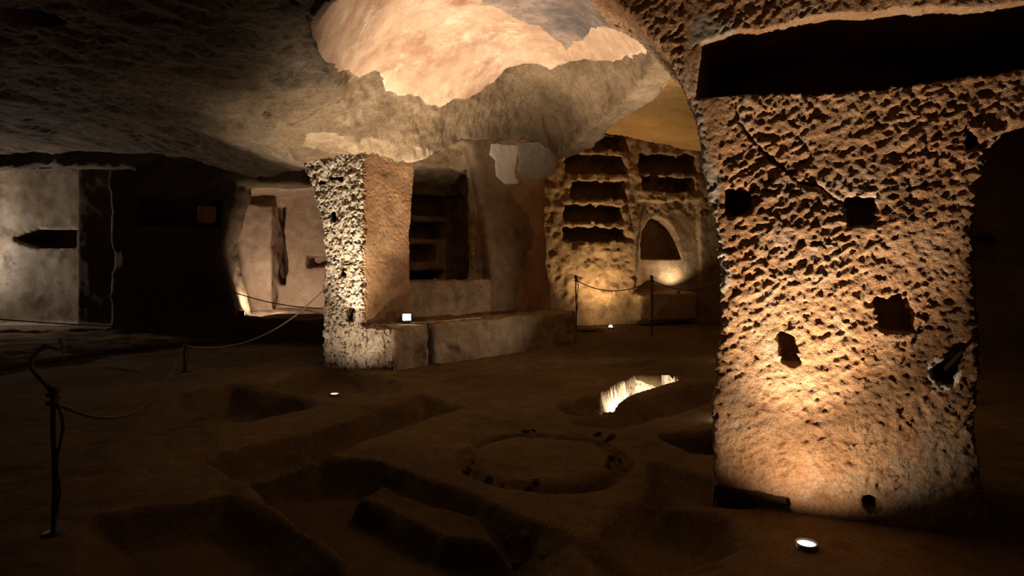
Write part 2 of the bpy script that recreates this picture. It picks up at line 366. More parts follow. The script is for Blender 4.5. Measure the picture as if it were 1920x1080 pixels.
# ------------------------------------------------------------------ ceiling
RIM = np.array([at(*p) for p in [
    (612, 0, 4.9), (590, 30, 5.1), (585, 60, 5.4), (600, 105, 6.0), (625, 150, 6.9), (645, 205, 8.0), (665, 290, 8.93),
    (740, 310, 9.32), (780, 302, 9.56), (830, 285, 9.9), (870, 262, 10.2), (930, 262, 10.68), (1000, 262, 11.25), (1030, 275, 11.5),
    (1045, 300, 11.3), (1075, 275, 10.8), (1110, 242, 10.0), (1150, 212, 9.2), (1190, 180, 8.2), (1215, 145, 7.2), (1240, 105, 6.2), (1262, 60, 5.3)]]
    + [(0.95, 4.45, 3.5), (0.0, 4.15, 3.6), (-0.9, 4.4, 3.6)])
def ceil_base(X, Y):
    s = poly_sdf(X, Y, RIM[:, :2])
    # height of the rim nearest to each point, by inverse distance
    w = 0; acc = 0
    seg = np.concatenate([RIM, RIM[:1]]); dense = np.concatenate([np.linspace(a, b, 13)[:-1] for a, b in zip(seg[:-1], seg[1:])])
    for p in dense:
        q = 1.0 / ((X - p[0]) ** 2 + (Y - p[1]) ** 2 + 0.012) ** 2; w = w + q; acc = acc + q * p[2]
    zr = acc / w
    q3 = 0
    for a, b in zip(dense, np.roll(dense, -1, 0)):
        q3 = q3 + np.hypot(b[0] - a[0], b[1] - a[1]) / (((X - (a[0] + b[0]) / 2) ** 2 + (Y - (a[1] + b[1]) / 2) ** 2) ** 1.5 + 1e-5)
    sm = np.sqrt(2.0 / q3) * 1.35                      # smooth distance from the rim, without creases
    sm = np.minimum(sm, -s + 0.9 * sm) if np.ndim(s) else sm
    t = np.clip(sm / 2.1, 0, 1) * sstep(0.0, 0.12, -s); dome = zr + 1.28 * (1 - (1 - t) ** 2.1)
    dome = np.minimum(dome, 4.62 + 0.1 * (dome - 4.62))
    so = np.maximum(s, 0)
    left = 3.50 - 0.5 * np.exp(-((X + 2.9) ** 2 + (Y - 9.3) ** 2) / 1.5 ** 2) + 0.10 * fbm(X * 0.7, Y * 0.7, 2.2, 3)
    left = left - 0.42 * sstep(-7.4, -4.2, X) * sstep(9.0, 11.6, Y) + 0.0
    lint = sstep(11.28, 11.36, Y) * sstep(-6.6, -7.0, X)
    rear = sstep(11.72, 11.80, Y) * sstep(-6.6, -7.0, X)
    left = np.where(lint > 0, left * (1 - lint) + (3.22 + 0.7 * rear) * lint, left)
    k = np.exp(-(so / 0.55) ** 2); left = left * (1 - k) + zr * k
    right = zr + (4.55 - 0.15 * np.clip(X - 1.5, 0, 4) - zr) * sstep(0.25, 0.75, so)
    rel = np.stack([X - FF.o[0], Y - FF.o[1]], -1); uF, dF = rel @ FF.U, rel @ FF.D
    out = np.where((X > 0.75) & (dF < 0.4) | (uF > 4.0), right, left)
    back = (dF > 0) & (uF > 0) & (uF <= 4.0)
    out = np.where(back, zr + 0.05, out)
    return np.where(s < 0, dome, out), s, dF, uF
EDGE = [(575, 20), (585, 62), (602, 102), (640, 125), (672, 142), (690, 135), (705, 128), (718, 140), (722, 165), (745, 180), (765, 171),
        (785, 177), (800, 192), (825, 199), (850, 186), (875, 182), (900, 170), (925, 150), (950, 125), (985, 118), (1030, 128), (1060, 118),
        (1110, 108), (1150, 112), (1180, 103), (1215, 98), (1245, 92)]
def march(x, y):                 # where a line of sight meets the vault
    t = np.arange(5.0, 12.0, 0.02); X_ = (x - CX) / FPX * t; Z_ = EYE - (y - HOR) / FPX * t
    zc = ceil_base(X_[None, :], t[None, :])[0][0]
    hit = np.nonzero((Z_ > zc) & (t > 5.0))[0]
    i = hit[0] if len(hit) else len(t) - 1
    return (X_[i], t[i])
PL = [march(x, y) for x, y in EDGE]
PLAST = PL + [(1.6, 5.6), (1.3, 4.6), (0.0, 4.2), (-1.2, 4.5), (-1.7, 5.1)]
PATCH = [march(x, y) for x, y in [(905, 0), (960, 20), (1010, 55), (1060, 88), (1110, 62), (1165, 40), (1130, 5)]] + [(0.9, 5.2), (0.2, 5.2)]
xs = np.concatenate([np.arange(-13, -6, 0.08), np.arange(-6, -2.6, 0.035), np.arange(-2.6, 1.9, 0.017), np.arange(1.9, 9.01, 0.06)])
ys = np.concatenate([np.arange(1.0, 4.2, 0.08), np.arange(4.2, 12.0, 0.022), np.arange(12.0, 17.6, 0.06)])
X, Y = np.meshgrid(xs, ys, indexing='ij')
Z, S, DF, UF = ceil_base(X, Y)
ps = poly_sdf(X, Y, PLAST) + 0.02 * fbm(X * 5, Y * 5, 3, 3)
inside = S < 0
plaster = (ps < 0) & (S < 0.02)
roughness = np.where(plaster, 0.18, 1.0)
ca, sa = math.cos(0.6), math.sin(0.6)
ru, rv = X * ca + Y * sa, -X * sa + Y * ca
Z = Z + plaster * 0.02 * fbm(X * 1.6, Y * 1.6, 4.4, 2)
Z = Z - 0.03 * sstep(0.015, -0.015, ps) * (S < 0.05)
HOLES_C = [((552, 32), 0.05), ((497, 200), 0.06), ((100, 180), 0.07), ((475, 256), 0.05), ((60, 55), 0.22)]
for (hx, hy), hr in HOLES_C:
    yy = FPX * (3.45 - EYE) / (HOR - hy); hxw = (hx - CX) / FPX * yy
    Z = Z + (0.12 if hr < 0.2 else 0.3) * sstep(hr, hr * 0.6, np.hypot(X - hxw, Y - yy))
CRACK = [at(x, y, Y_) for x, y, Y_ in [(655, 228, 7.6), (630, 243, 7.7), (600, 250, 7.8), (565, 255, 7.9), (540, 258, 8.0)]]
Z = Z + 0.05 * np.exp(-(line_dist(X, Y, [c[:2] for c in CRACK]) / 0.022) ** 2)
v, f = heightgrid(X, Y, Z, up=False)
_n = vnormals(v, f); _q = v + 0.0; _r = roughness.ravel(); _a = _q[:, 0] * ca + _q[:, 1] * sa; _b = -_q[:, 0] * sa + _q[:, 1] * ca
v = v - _n * (_r * (0.035 * fbm(_q[:, 0] * 2.2, _q[:, 1] * 2.2, _q[:, 2] * 2.2, 3) + 0.030 * fbm(_q[:, 0] * 8, _q[:, 1] * 5, _q[:, 2] * 8, 4)
             + 0.016 * np.abs(fbm(_a * 16, _b * 20, _q[:, 2] * 18, 2)) + 0.007 * vnoise(_q[:, 0] * 32, _q[:, 1] * 32, _q[:, 2] * 32)))[:, None]
pt = sstep(-0.02, -0.01, -poly_sdf(X, Y, PATCH) - 0.02 + 0.08 * fbm(X * 3, Y * 3, 6, 3))
cls = np.zeros(X.shape, int)
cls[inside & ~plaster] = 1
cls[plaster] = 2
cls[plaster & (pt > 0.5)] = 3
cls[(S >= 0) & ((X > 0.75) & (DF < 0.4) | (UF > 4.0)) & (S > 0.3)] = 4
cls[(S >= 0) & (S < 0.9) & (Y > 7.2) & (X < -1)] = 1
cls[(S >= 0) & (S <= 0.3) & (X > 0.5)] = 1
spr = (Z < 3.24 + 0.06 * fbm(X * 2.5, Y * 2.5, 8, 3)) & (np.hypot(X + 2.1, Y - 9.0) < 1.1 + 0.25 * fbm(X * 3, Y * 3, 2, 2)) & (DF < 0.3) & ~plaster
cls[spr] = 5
fc = cls.ravel()[f[:, 0]]
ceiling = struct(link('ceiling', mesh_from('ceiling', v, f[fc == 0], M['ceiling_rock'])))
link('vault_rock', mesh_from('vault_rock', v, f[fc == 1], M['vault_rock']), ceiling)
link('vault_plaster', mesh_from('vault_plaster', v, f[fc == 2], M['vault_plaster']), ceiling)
link('sooty_plaster', mesh_from('sooty_plaster', v, f[fc == 3], M['grey_plaster']), ceiling)
o = link('lightened_springer', mesh_from('lightened_springer', v, f[fc == 5], M['springer_rock']), ceiling)  # rock zone coloured lighter where the pillar lamp shines
link('rear_vault', mesh_from('rear_vault', v, f[fc == 4], M['back_ceiling']), ceiling)
# ------------------------------------------------------------------ right pillar
R_OUT = FR.poly([(1040, -90), (1100, -40), (1150, 0), (1200, 50), (1240, 95), (1262, 135), (1285, 185), (1298, 245), (1308, 330), (1330, 420), (1344, 520),
                 (1346, 640), (1340, 730), (1336, 760), (1340, 850), (1342, 990), (1880, 1090), (1872, 960), (1862, 800), (1850, 620),
                 (1846, 480), (1850, 360), (1866, 285), (1900, 246), (1960, 225), (2040, 230)])
R_OUT = [p for p in R_OUT] + [(3.3, R_OUT[-1][1]), (3.3, 4.2), (-1.1, 4.2)]
R_OUT = [(u, -0.25 if z < 0.1 else z) for u, z in R_OUT]
R_NICHE = FR.poly([(1308, 180), (1310, 76), (1345, 68), (1400, 55), (1450, 46), (1500, 38), (1570, 30), (1690, 22), (1900, 12)]) + [(3.0, 3.05), (3.0, 2.55)]
R_NICHE += FR.poly([(1920, 122), (1800, 138), (1640, 156), (1480, 168)])
R_HOLES = [((1385, 378), (0.062, 0.062)), ((1615, 397), (0.075, 0.082)), ((1676, 590), (0.078, 0.095)), ((1482, 656), (0.052, 0.088)), ((1823, 262), (0.02, 0.048)), ((1355, 678), (0.02, 0.014)), ((1637, 950), (0.02, 0.03))]
R_HOLES_W = [(FR.px(*c), s) for c, s in R_HOLES]
R_SLOT = FR.poly([(1772, 706), (1806, 658)])
R_CRACK = FR.poly([(1378, 190), (1384, 225), (1410, 260), (1440, 292), (1470, 315), (1500, 342), (1530, 345), (1548, 358), (1570, 376), (1590, 385)])
R_SCAR = FR.poly([(1715, 640), (1742, 592)])
R_FOOT = FR.poly([(1336, 903), (1478, 938), (1478, 962), (1330, 1000)])
def r_disp(u, d, z):
    a, b = u * 0.80 + z * 0.60, -u * 0.60 + z * 0.80
    smooth = sstep(0.28, 0.04, z)                      # smoother towards the foot
    amp = (1 - 0.65 * smooth) * (1 - 0.75 * np.exp(-(np.maximum(u - (0.06 + 0.05 * np.sin(z * 3)), 0) / 0.05) ** 2) * (u > -0.1) * (z > 1.4))
    wu = u + 0.05 * vnoise(u * 6, d * 6, z * 6)
    n1 = fbm(a * 9, b * 19, d * 14, 3); n2 = vnoise(a * 22, b * 40, d * 30); n3 = vnoise((wu * 0.8 + z * 0.6) * 30, d * 40, (-wu * 0.6 + z * 0.8) * 52)
    pits = np.maximum(0, n3 * 0.6 + n2 * 0.5 - 0.28)
    return 0.030 * fbm(u * 1.3, d * 1.3, z * 1.3, 2) + amp * (0.60 + 0.6 * sstep(-0.5, 0.5, vnoise(u * 2.3, d, z * 2.3))) * (0.006 * n1 + 0.005 * n2 + 0.013 * pits + 0.019 * np.abs(fbm(a * 14, b * 27, d * 20 + 4, 2)) + 0.013 * np.abs(vnoise(a * 34, b * 55, d * 40 + 9)))
def r_sdf(u, d, z):
    u2, z2 = np.broadcast_arrays(u[:, 0, :], z[0, 0, :][None, :])
    wob = 0.018 * fbm(u2 * 5, z2 * 5, 0.7, 3)
    P = (poly_sdf(u2, z2, R_OUT) + wob)[:, None, :]
    side = 0.10 * sstep(1.2, 0.0, u)                    # rounded left arris
    s = smax(P + 0.12 * np.clip(d, 0, 0.1), -d + 0 * u, 0.07); s = np.maximum(s, d - 1.15)
    nw = 0.03 * fbm(u2 * 4, z2 * 2, 3.7, 3) * sstep(2.6, 2.9, z2)
    s = np.maximum(s, -np.maximum((poly_sdf(u2, z2, R_NICHE) + nw)[:, None, :], d - 0.98))
    for (c, hs) in R_HOLES_W:
        wz = 0.021 * vnoise(u * 14 + c[0] * 7, d * 14, z * 14 + c[1] * 5)
        s = np.maximum(s, -(box_sdf(u + 0.18 * (z - c[1]) * (c[1] < 1.3), d, z, (c[0], 0.0, c[1]), (hs[0], 0.24, hs[1]), 0.02) + wz))
    a, b = R_SLOT; e = (b[0] - a[0], b[1] - a[1]); t = np.clip(((u - a[0]) * e[0] + (z - a[1]) * e[1]) / (e[0] ** 2 + e[1] ** 2), 0, 1)
    s = np.maximum(s, -np.maximum(np.sqrt((u - a[0] - e[0] * t) ** 2 + (z - a[1] - e[1] * t) ** 2) - 0.021, d - 0.16))
    s = np.maximum(s, -np.maximum(np.maximum(1.80 - u, z - 2.48), 0.17 - d))
    s = np.maximum(s, -np.maximum((poly_sdf(u2, z2, R_FOOT) + 0.3 * wob)[:, None, :], d - 0.14))
    return s
def r_fine(u, d, z):
    k = (np.abs(d) < 0.12)
    g = np.exp(-(line_dist(u, z, R_CRACK) / (0.007 + 0.006 * vnoise(u * 9, 0, z * 9))) ** 2) * 0.045 + np.exp(-(line_dist(u, z, R_SCAR) / 0.008) ** 2) * 0.02
    return -g * k + 0.004 * vnoise(u * 60, d * 60, z * 60) + 0.003 * vnoise(u * 95, d * 95, z * 95)
H = 0.011
v, f = carve([(-1.15, 2.7), (-0.1, 1.22), (-0.15, 3.9)], H, r_sdf, r_disp, r_fine)
c = v[f].mean(1); pid = np.zeros(len(f), int)
nin = poly_sdf(c[:, 0], c[:, 2], R_NICHE)
pid[(nin < 0.012) & (c[:, 1] > 0.045)] = 1
for i, (hc, hs) in enumerate(R_HOLES_W):
    pid[(np.abs(c[:, 0] - hc[0]) < hs[0] + 0.035) & (np.abs(c[:, 2] - hc[1]) < hs[1] + 0.035) & (c[:, 1] > 0.055) & (c[:, 1] < 0.4)] = 10 + i
strip = FR.poly([(1286, 190), (1316, 215), (1330, 300), (1352, 345), (1345, 420), (1372, 520), (1352, 560), (1300, 560), (1280, 300)])
pid[(poly_sdf(c[:, 0], c[:, 2], strip) + 0.025 * fbm(c[:, 0] * 9, c[:, 1] * 9, c[:, 2] * 9, 3) < 0) & (pid == 0) & (c[:, 1] < 0.4)] = 2
rim_ = FR.poly([(1296, 30), (1400, 20), (1560, 5), (1580, 30), (1420, 58), (1330, 78), (1300, 80)])
pid[(poly_sdf(c[:, 0], c[:, 2], rim_) + 0.03 * fbm(c[:, 0] * 8, c[:, 1] * 8, c[:, 2] * 8, 3) < 0) & (pid == 0) & (c[:, 1] < 0.2) & (c[:, 0] < FR.px(1375, 40)[0])] = 2
ps_ = FR.px(1772, 704)
pid[(np.hypot(c[:, 0] - ps_[0], (c[:, 2] - ps_[1]) * 0.8) + 0.015 * fbm(c[:, 0] * 10, c[:, 1] * 10, c[:, 2] * 10, 2) < 0.085) & (pid == 0) & (c[:, 1] < 0.1)] = 3
rp = tag(link('rock_pillar', mesh_from('rock_pillar', v, f[pid == 0], M['tuff']), None, FR.loc, FR.rz),
         'massive chiselled ochre rock pillar with dark square sockets and a long niche near its top', 'pillar')
o = link('burial_niche', mesh_from('burial_niche', v, f[pid == 1], M['tuff']), rp)
for i in range(len(R_HOLES)):
    if (pid == 10 + i).any(): link('beam_socket', mesh_from('beam_socket', v, f[pid == 10 + i], M['tuff']), rp)
o = link('plaster_edge', mesh_from('plaster_edge', v, f[pid == 2], M['grey_mortar']), rp); o['label'] = 'greyish old plaster left on the arris'
if (pid == 3).any():
    o = link('plaster_blob', mesh_from('plaster_blob', v, f[pid == 3], M['white_plaster']), rp); o['label'] = 'whitish plaster dab around the peg'
# ------------------------------------------------------------------ middle pillar (rough end, plastered flank)
P_OUT = FP.poly([(568, 296), (572, 318), (584, 350), (597, 395), (606, 440), (609, 480), (605, 530), (606, 570), (609, 640), (611, 705), (611, 735)])
PZ = np.array([p[1] for p in P_OUT][::-1]); PU = np.array([p[0] for p in P_OUT][::-1])
P_RIGHT = FP.poly([(664, 285), (668, 400), (675, 500), (681, 560), (688, 618)])
RZ = np.array([p[1] for p in P_RIGHT][::-1]); RU = np.array([p[0] for p in P_RIGHT][::-1])
P_HOLES = [(FP.px(623, 407), (0.045, 0.075)), (FP.px(641, 510), (0.04, 0.06)), (FP.px(656, 590), (0.075, 0.105)), (FP.px(601, 343), (0.05, 0.02)), (FP.px(630, 335), (0.13, 0.03))]
UB = FP.px(735, 700)[0]
dFu = np.array([FP.U @ FF.U, FP.U @ FF.D]); dFd = np.array([FP.D @ FF.U, FP.D @ FF.D]); oFP = np.array([(FP.o - FF.o) @ FF.U, (FP.o - FF.o) @ FF.D])
PANEL_END = FF.px(770, 450)[0]
def p_sdf(u, d, z):
    ul = np.interp(z, PZ, PU); ur = np.interp(z, RZ, RU)
    fu = oFP[0] + u * dFu[0] + d * dFd[0]; fd = oFP[1] + u * dFu[1] + d * dFd[1]     # same point in the plastered-face frame
    left = ul - u - 0.10 * d
    end = fu - (PANEL_END + 0.03 * np.sin(z * 3.0) + 0.03 * np.exp(-((z - 2.95) / 0.3) ** 2))
    flank = -fd + 0.55 * 0 + 0.0 * z + (u - ur) * 0
    s = smax(smax(left, -d, 0.04), flank, 0.03)
    s = np.maximum(s, np.maximum(end, d - 1.1))
    base = np.maximum(np.maximum(smax(left, -d, 0.05), -(fd + 0.466)), z - 0.585)
    base = smax(base, fu - 0.42, 0.03); base = np.maximum(base, d - 0.9)
    s = smin(s, base, 0.04)
    for (c, hs) in P_HOLES:
        s = np.maximum(s, -(box_sdf(u, d, z, (c[0], 0, c[1]), (hs[0], 0.22, hs[1]), 0.015) + 0.012 * vnoise(u * 15, d * 15, z * 15)))
    return s
def p_region(u, d, z):
    fd = oFP[1] + u * dFu[1] + d * dFd[1]
    return (fd < 0.05) & (z > 0.62) & (d > 0.05)
def p_disp(u, d, z):
    rgh = np.where(d < 0.07, 1.0, 0.10) * sstep(-0.35, 0.0, z)
    low = sstep(0.75, 0.45, z)
    n = fbm(u * 13, d * 13, z * 13, 3); p = np.maximum(0, vnoise(u * 31, d * 31, z * 31) * 0.7 + vnoise(u * 52, d * 52, z * 52) * 0.6 - 0.08)
    st = vnoise(u * 30, d * 30, z * 9)
    return rgh * ((1 - low) * (0.022 * n + 0.062 * p) + low * (0.018 * n + 0.055 * np.maximum(0, st + 0.35 * vnoise(u * 50, d * 50, z * 20)))) + 0.012 * fbm(u * 2, d * 2, z * 2, 2)
v, f = carve([(-0.45, 1.5), (-0.12, 1.15), (-0.3, 3.3)], 0.0105, p_sdf, p_disp, lambda u, d, z: np.where(d < 0.1, 0.006, 0.001) * vnoise(u * 50, d * 50, z * 50))
c = v[f].mean(1); pid = np.where(p_region(c[:, 0], c[:, 1], c[:, 2]), 1, 0)
for i, (hc, hs) in enumerate(P_HOLES):
    pid[(np.abs(c[:, 0] - hc[0]) < hs[0] + 0.03) & (np.abs(c[:, 2] - hc[1]) < hs[1] + 0.03) & (c[:, 1] > 0.07) & (c[:, 1] < 0.35) & (pid == 0)] = 10 + i
pid[(c[:, 2] < 0.60) & (pid == 0)] = 2
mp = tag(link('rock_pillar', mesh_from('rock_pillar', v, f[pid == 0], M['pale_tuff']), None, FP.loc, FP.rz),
         'brightly lit pale pitted rock pillar with ochre plastered flank at the end of the bench', 'pillar')
o = link('plaster_panel', mesh_from('plaster_panel', v, f[pid == 1], M['ochre_plaster']), mp); o['label'] = 'smooth ochre plaster flank'
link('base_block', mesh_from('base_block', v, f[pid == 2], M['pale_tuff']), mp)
for i in range(len(P_HOLES)):
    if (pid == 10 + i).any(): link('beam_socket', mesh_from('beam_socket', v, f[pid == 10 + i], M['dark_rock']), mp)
# ------------------------------------------------------------------ tomb alcove beside it (opening, parapet, right pier)
A_RIGHT = FF.poly([(1120, 225), (1105, 252), (1070, 288), (1040, 312), (1024, 335), (1022, 400), (1028, 500), (1034, 560), (1036, 640)])
ARZ = np.array([p[1] for p in A_RIGHT][::-1]); ARU = np.array([p[0] for p in A_RIGHT][::-1])
A_OPEN = FF.poly([(768, 526), (766, 420), (772, 330), (785, 302), (820, 286), (860, 268), (882, 275), (893, 320), (908, 400), (920, 524)])
ALC_D = 1.35
A_NICHES = [((768, 368), (846, 403)), ((766, 418), (838, 446)), ((764, 460), (820, 492)), ((764, 506), (834, 527))]
A_NW = []
for (x0, y0), (x1, y1) in A_NICHES:
    u0, z0 = FF.px(x0, y1, ALC_D); u1, z1 = FF.px(x1, y0, ALC_D); A_NW.append((u0 - 0.35, u1, z0, z1))
A_SIDE = FF.px(856, 500, ALC_D)[0]
def a_sdf(u, d, z):
    u2, z2 = np.broadcast_arrays(u[:, 0, :], z[0, 0, :][None, :])
    ur = np.interp(z, ARZ, ARU) + 0.012 * vnoise(u * 5, d * 5, z * 5)
    s = smax(smax(-d + 0 * u, u - ur, 0.05), PANEL_END - 0.05 - u, 0.01)
    s = np.maximum(s, np.maximum(d - 2.1, u - 5.6))
    op = (poly_sdf(u2, z2, A_OPEN) + 0.015 * fbm(u2 * 4, z2 * 4, 1, 3))[:, None, :]
    side = np.where(d < 0.5, 2.36, A_SIDE - 0.16 * (z - 1.2))
    roof = 3.15 - 0.25 * d
    room = np.maximum(np.maximum(np.maximum(u - side, 0.35 - u), np.maximum(z - roof, 0.85 - z)), np.maximum(d - ALC_D, 0.28 - d))
    s = smax(s, -np.maximum(op, d - 0.35), 0.09)
    s = np.maximum(s, -room)
    for (u0, u1, z0, z1) in A_NW:
        s = np.maximum(s, -(box_sdf(u, d, z, ((u0 + u1) / 2, ALC_D, (z0 + z1) / 2), ((u1 - u0) / 2, 0.5, (z1 - z0) / 2), 0.03) + 0.012 * vnoise(u * 8, d * 8, z * 8)))
    return s
v, f = carve([(PANEL_END - 0.3, 5.2), (-0.12, 2.2), (-0.25, 4.25)], 0.027, a_sdf,
             lambda u, d, z: 0.02 * fbm(u * 2, d * 2, z * 2, 3) + np.where(d > 0.25, 0.025, 0.006) * fbm(u * 8, d * 8, z * 8, 2))
c = v[f].mean(1); pid = np.zeros(len(f), int)
pid[(c[:, 1] > 0.18) & (c[:, 0] < 2.55)] = 1
for i, (u0, u1, z0, z1) in enumerate(A_NW):
    pid[(c[:, 1] > ALC_D + 0.05) & (c[:, 0] < u1 + 0.05) & (c[:, 2] > z0 - 0.05) & (c[:, 2] < z1 + 0.05)] = 10 + i
pid[(c[:, 2] < 1.2) & (c[:, 1] < 0.3) & (c[:, 0] < 2.45) & (pid < 2)] = 2
wav = FF.poly([(940, 262), (945, 345), (965, 372), (990, 405), (1003, 440), (985, 490), (972, 540), (965, 600)])
wz = np.array([p[1] for p in wav][::-1]); wu = np.array([p[0] for p in wav][::-1])
pid[(pid == 0) & (c[:, 0] < np.interp(c[:, 2], wz, wu) + 0.06 * fbm(c[:, 0] * 6, c[:, 1] * 6, c[:, 2] * 6, 3))] = 3
al = tag(empty('tomb_alcove', FF.loc, FF.rz), 'arched tomb alcove with stacked niches and low parapet behind the rock bench', 'alcove')
link('pier', mesh_from('pier', v, f[pid == 0], M['ochre_plaster']), al)
o = link('dark_plaster', mesh_from('dark_plaster', v, f[pid == 3], M['brown_plaster']), al); o['label'] = 'darker plaster'  # browner plaster left of the wavy line on the pier
link('alcove_wall', mesh_from('alcove_wall', v, f[pid == 1], M['wall_rock']), al)
link('parapet', mesh_from('parapet', v, f[pid == 2], M['bench_stone']), al)
for i in range(len(A_NW)):
    if (pid == 10 + i).any(): link('burial_niche', mesh_from('burial_niche', v, f[pid == 10 + i], M['wall_rock']), al)
def slab(frame, pts, d0, th, m, name, parent, h=0.02, rough=0.008):
    P = frame.poly(pts, d0); us = [p[0] for p in P]; zs = [p[1] for p in P]
    def sdf(u, d, z):
        u2, z2 = np.broadcast_arrays(u[:, 0, :], z[0, 0, :][None, :])
        return smax((poly_sdf(u2, z2, P) + 0.012 * fbm(u2 * 9, z2 * 9, 1.5, 3))[:, None, :], np.abs(d - d0) - th / 2, 0.012)
    v, f = carve([(min(us) - .08, max(us) + .08), (d0 - th / 2 - .06, d0 + th / 2 + .06), (min(zs) - .08, max(zs) + .08)], h, sdf,
                 lambda u, d, z: rough * fbm(u * 8, d * 8, z * 8, 3))
    return link(name, mesh_from(name, v, f, m), parent)
o = slab(FF, [(920, 268), (968, 272), (970, 285), (966, 325), (972, 345), (945, 345), (930, 330), (928, 300), (918, 290)], 0.0, 0.045, M['white_plaster'], 'plaster_patch', al); o['label'] = 'whitish plaster patch'
o = slab(FF, [(968, 268), (1040, 262), (1042, 318), (1030, 330), (1010, 336), (985, 338), (968, 318), (972, 300)], 0.0, 0.05, M['grey_mortar'], 'mortar_patch', al); o['label'] = 'rough grey mortar patch'
# ------------------------------------------------------------------ bench
bench = tag(empty('rock_bench', FF.loc, FF.rz), 'low rock-cut bench running along the foot of the plastered alcove', 'bench')
UBS = FF.px(735, 660, -0.466)[0]; USEAM = FF.px(808, 650, -0.466)[0]; UBE = FF.px(1080, 610, -0.466)[0]
def bench_block(u0, u1, zt, zb, slope=0.0):
    def sdf(u, d, z):
        s = smax(smax(z - (zt + slope * (u - u0)), np.abs(d + 0.12) - 0.35 + 0.03 * (0.6 - z) * -1, 0.05), np.abs(u - (u0 + u1) / 2) - (u1 - u0) / 2, 0.05)
        return np.maximum(s, zb - z)
    v, f = carve([(u0 - .1, u1 + .1), (-.62, .35), (zb - .1, zt + .2)], 0.022, sdf,
                 lambda u, d, z: 0.02 * fbm(u * 2.5, d * 2.5, z * 2.5, 3) + 0.012 * fbm(u * 10, d * 10, z * 10, 2))
    return link('bench_block', mesh_from('bench_block', v, f, M['bench_stone']), bench)
bench_block(UBS + 0.02, USEAM - 0.02, 0.60, -0.15)
bench_block(USEAM + 0.02, UBE, 0.60, -0.15, 0.0)
# ------------------------------------------------------------------ left walls
L_PIER_R = FL.poly([(442, 362), (432, 400), (416, 455), (414, 480), (424, 520), (434, 560), (442, 600), (446, 640)])
LZ = np.array([p[1] for p in L_PIER_R][::-1]); LU = np.array([p[0] for p in L_PIER_R][::-1])
sl0 = FL.px(246, 426); sl1 = FL.px(412, 374); wn0 = FL.px(368, 414); wn1 = FL.px(406, 380)
pl0 = FL.px(208, 500)[0]; lw1 = FL.px(178, 450, 1.1)[0]
n0 = FL.px(22, 466, 1.1); n1 = FL.px(176, 430, 1.1)
vs0 = FL.px(521, 536, 2.3); vs1 = FL.px(535, 386, 2.3); rn0 = FL.px(575, 502, 2.3); rn1 = FL.px(640, 480, 2.3)
sill = FL.px(500, 597)[1]
mn0 = FL.px(300, 418); mn1 = FL.px(328, 408)
def l_sdf(u, d, z):
    pr = np.interp(z, LZ, LU)
    s = np.maximum(np.maximum(-d + 0 * u + 0 * z, d - 4.0), np.maximum(u + 2.2, -12.6 - u))
    # recess with the plastered wall on the far left
    rec = np.maximum(np.maximum(u - lw1, z - 3.9), np.maximum(d - (1.1 + 0.02 * (u + 9)), 0.22 - z))
    s = smax(s, -rec, 0.05)
    reb = np.maximum(u - pl0, np.maximum(d - 0.55, 0.25 - z)); s = smax(s, -reb, 0.03)
    # lit chamber
    top = 2.98 - 0.02 * (u + 4) ** 2
    ch = np.maximum(np.maximum(pr - u - 1.7 * sstep(0.7, 1.2, d), u + 2.45), np.maximum(z - top, np.maximum(d - 2.3, sill - z)))
    s = smax(s, -ch, 0.04)
    blk = np.maximum(np.maximum(u - vs0[0], d * -1 + 1.95), np.maximum(z - 2.72, d - 2.5)); s = smin(s, np.maximum(blk, -7.5 - u), 0.05)
    def cut(c, hs, r=0.02, w=0.02):
        return box_sdf(u, d, z, c, hs, r) + w * vnoise(u * 6, d * 6, z * 6)
    s = np.maximum(s, -cut(((vs0[0] + vs1[0]) / 2, 2.4, (vs0[1] + vs1[1]) / 2), ((vs1[0] - vs0[0]) / 2, 0.6, (vs1[1] - vs0[1]) / 2), 0.01, 0.012))
    s = np.maximum(s, -cut(((rn0[0] + rn1[0]) / 2, 2.3, (rn0[1] + rn1[1]) / 2), ((rn1[0] - rn0[0]) / 2, 0.4, (rn1[1] - rn0[1]) / 2)))
    s = np.maximum(s, -cut(((sl0[0] + sl1[0]) / 2, 0, (sl0[1] + sl1[1]) / 2), ((sl1[0] - sl0[0]) / 2, 0.62, (sl1[1] - sl0[1]) / 2), 0.02, 0.03))
    s = np.maximum(s, -(box_sdf(u + 0.47 * d, d, z, ((wn0[0] + wn1[0]) / 2, 0.8, (wn0[1] + wn1[1]) / 2), ((wn1[0] - wn0[0]) / 2, 0.8, (wn1[1] - wn0[1]) / 2), 0.03) + 0.02 * vnoise(u * 6, d * 6, z * 6)))
    zc = (n0[1] + n1[1]) / 2; hz = (n1[1] - n0[1]) / 2
    tap = hz * np.clip((u - n0[0]) / 0.55, 0.02, 1)
    s = np.maximum(s, -np.maximum(np.maximum(np.abs(z - zc) - tap, np.abs(u - (n0[0] + n1[0]) / 2) - (n1[0] - n0[0]) / 2), np.abs(d - 1.1) - 0.5))
    return s
v, f = carve([(-12.7, -2.1), (-0.15, 4.1), (-0.3, 3.9)], 0.042, l_sdf,
             lambda u, d, z: np.where((d > 0.3) & (u < -7.6), 0.012, 0.045) * fbm(u * 2, d * 2, z * 2, 3) + np.where(u < -7.6, 0.004, 0.018) * fbm(u * 7, d * 7, z * 7, 2), band=0.2)
c = v[f].mean(1); pid = np.zeros(len(f), int)
pid[(c[:, 0] < lw1 + 0.1) & (c[:, 1] > 0.8)] = 1
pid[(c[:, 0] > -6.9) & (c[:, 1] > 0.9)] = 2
pid[(np.abs(c[:, 1] - 1.5) < 0.55) & (c[:, 1] > 1.16) & (c[:, 0] < lw1 + .05) & (c[:, 2] > n0[1] - .04) & (c[:, 2] < n1[1] + .04)] = 3
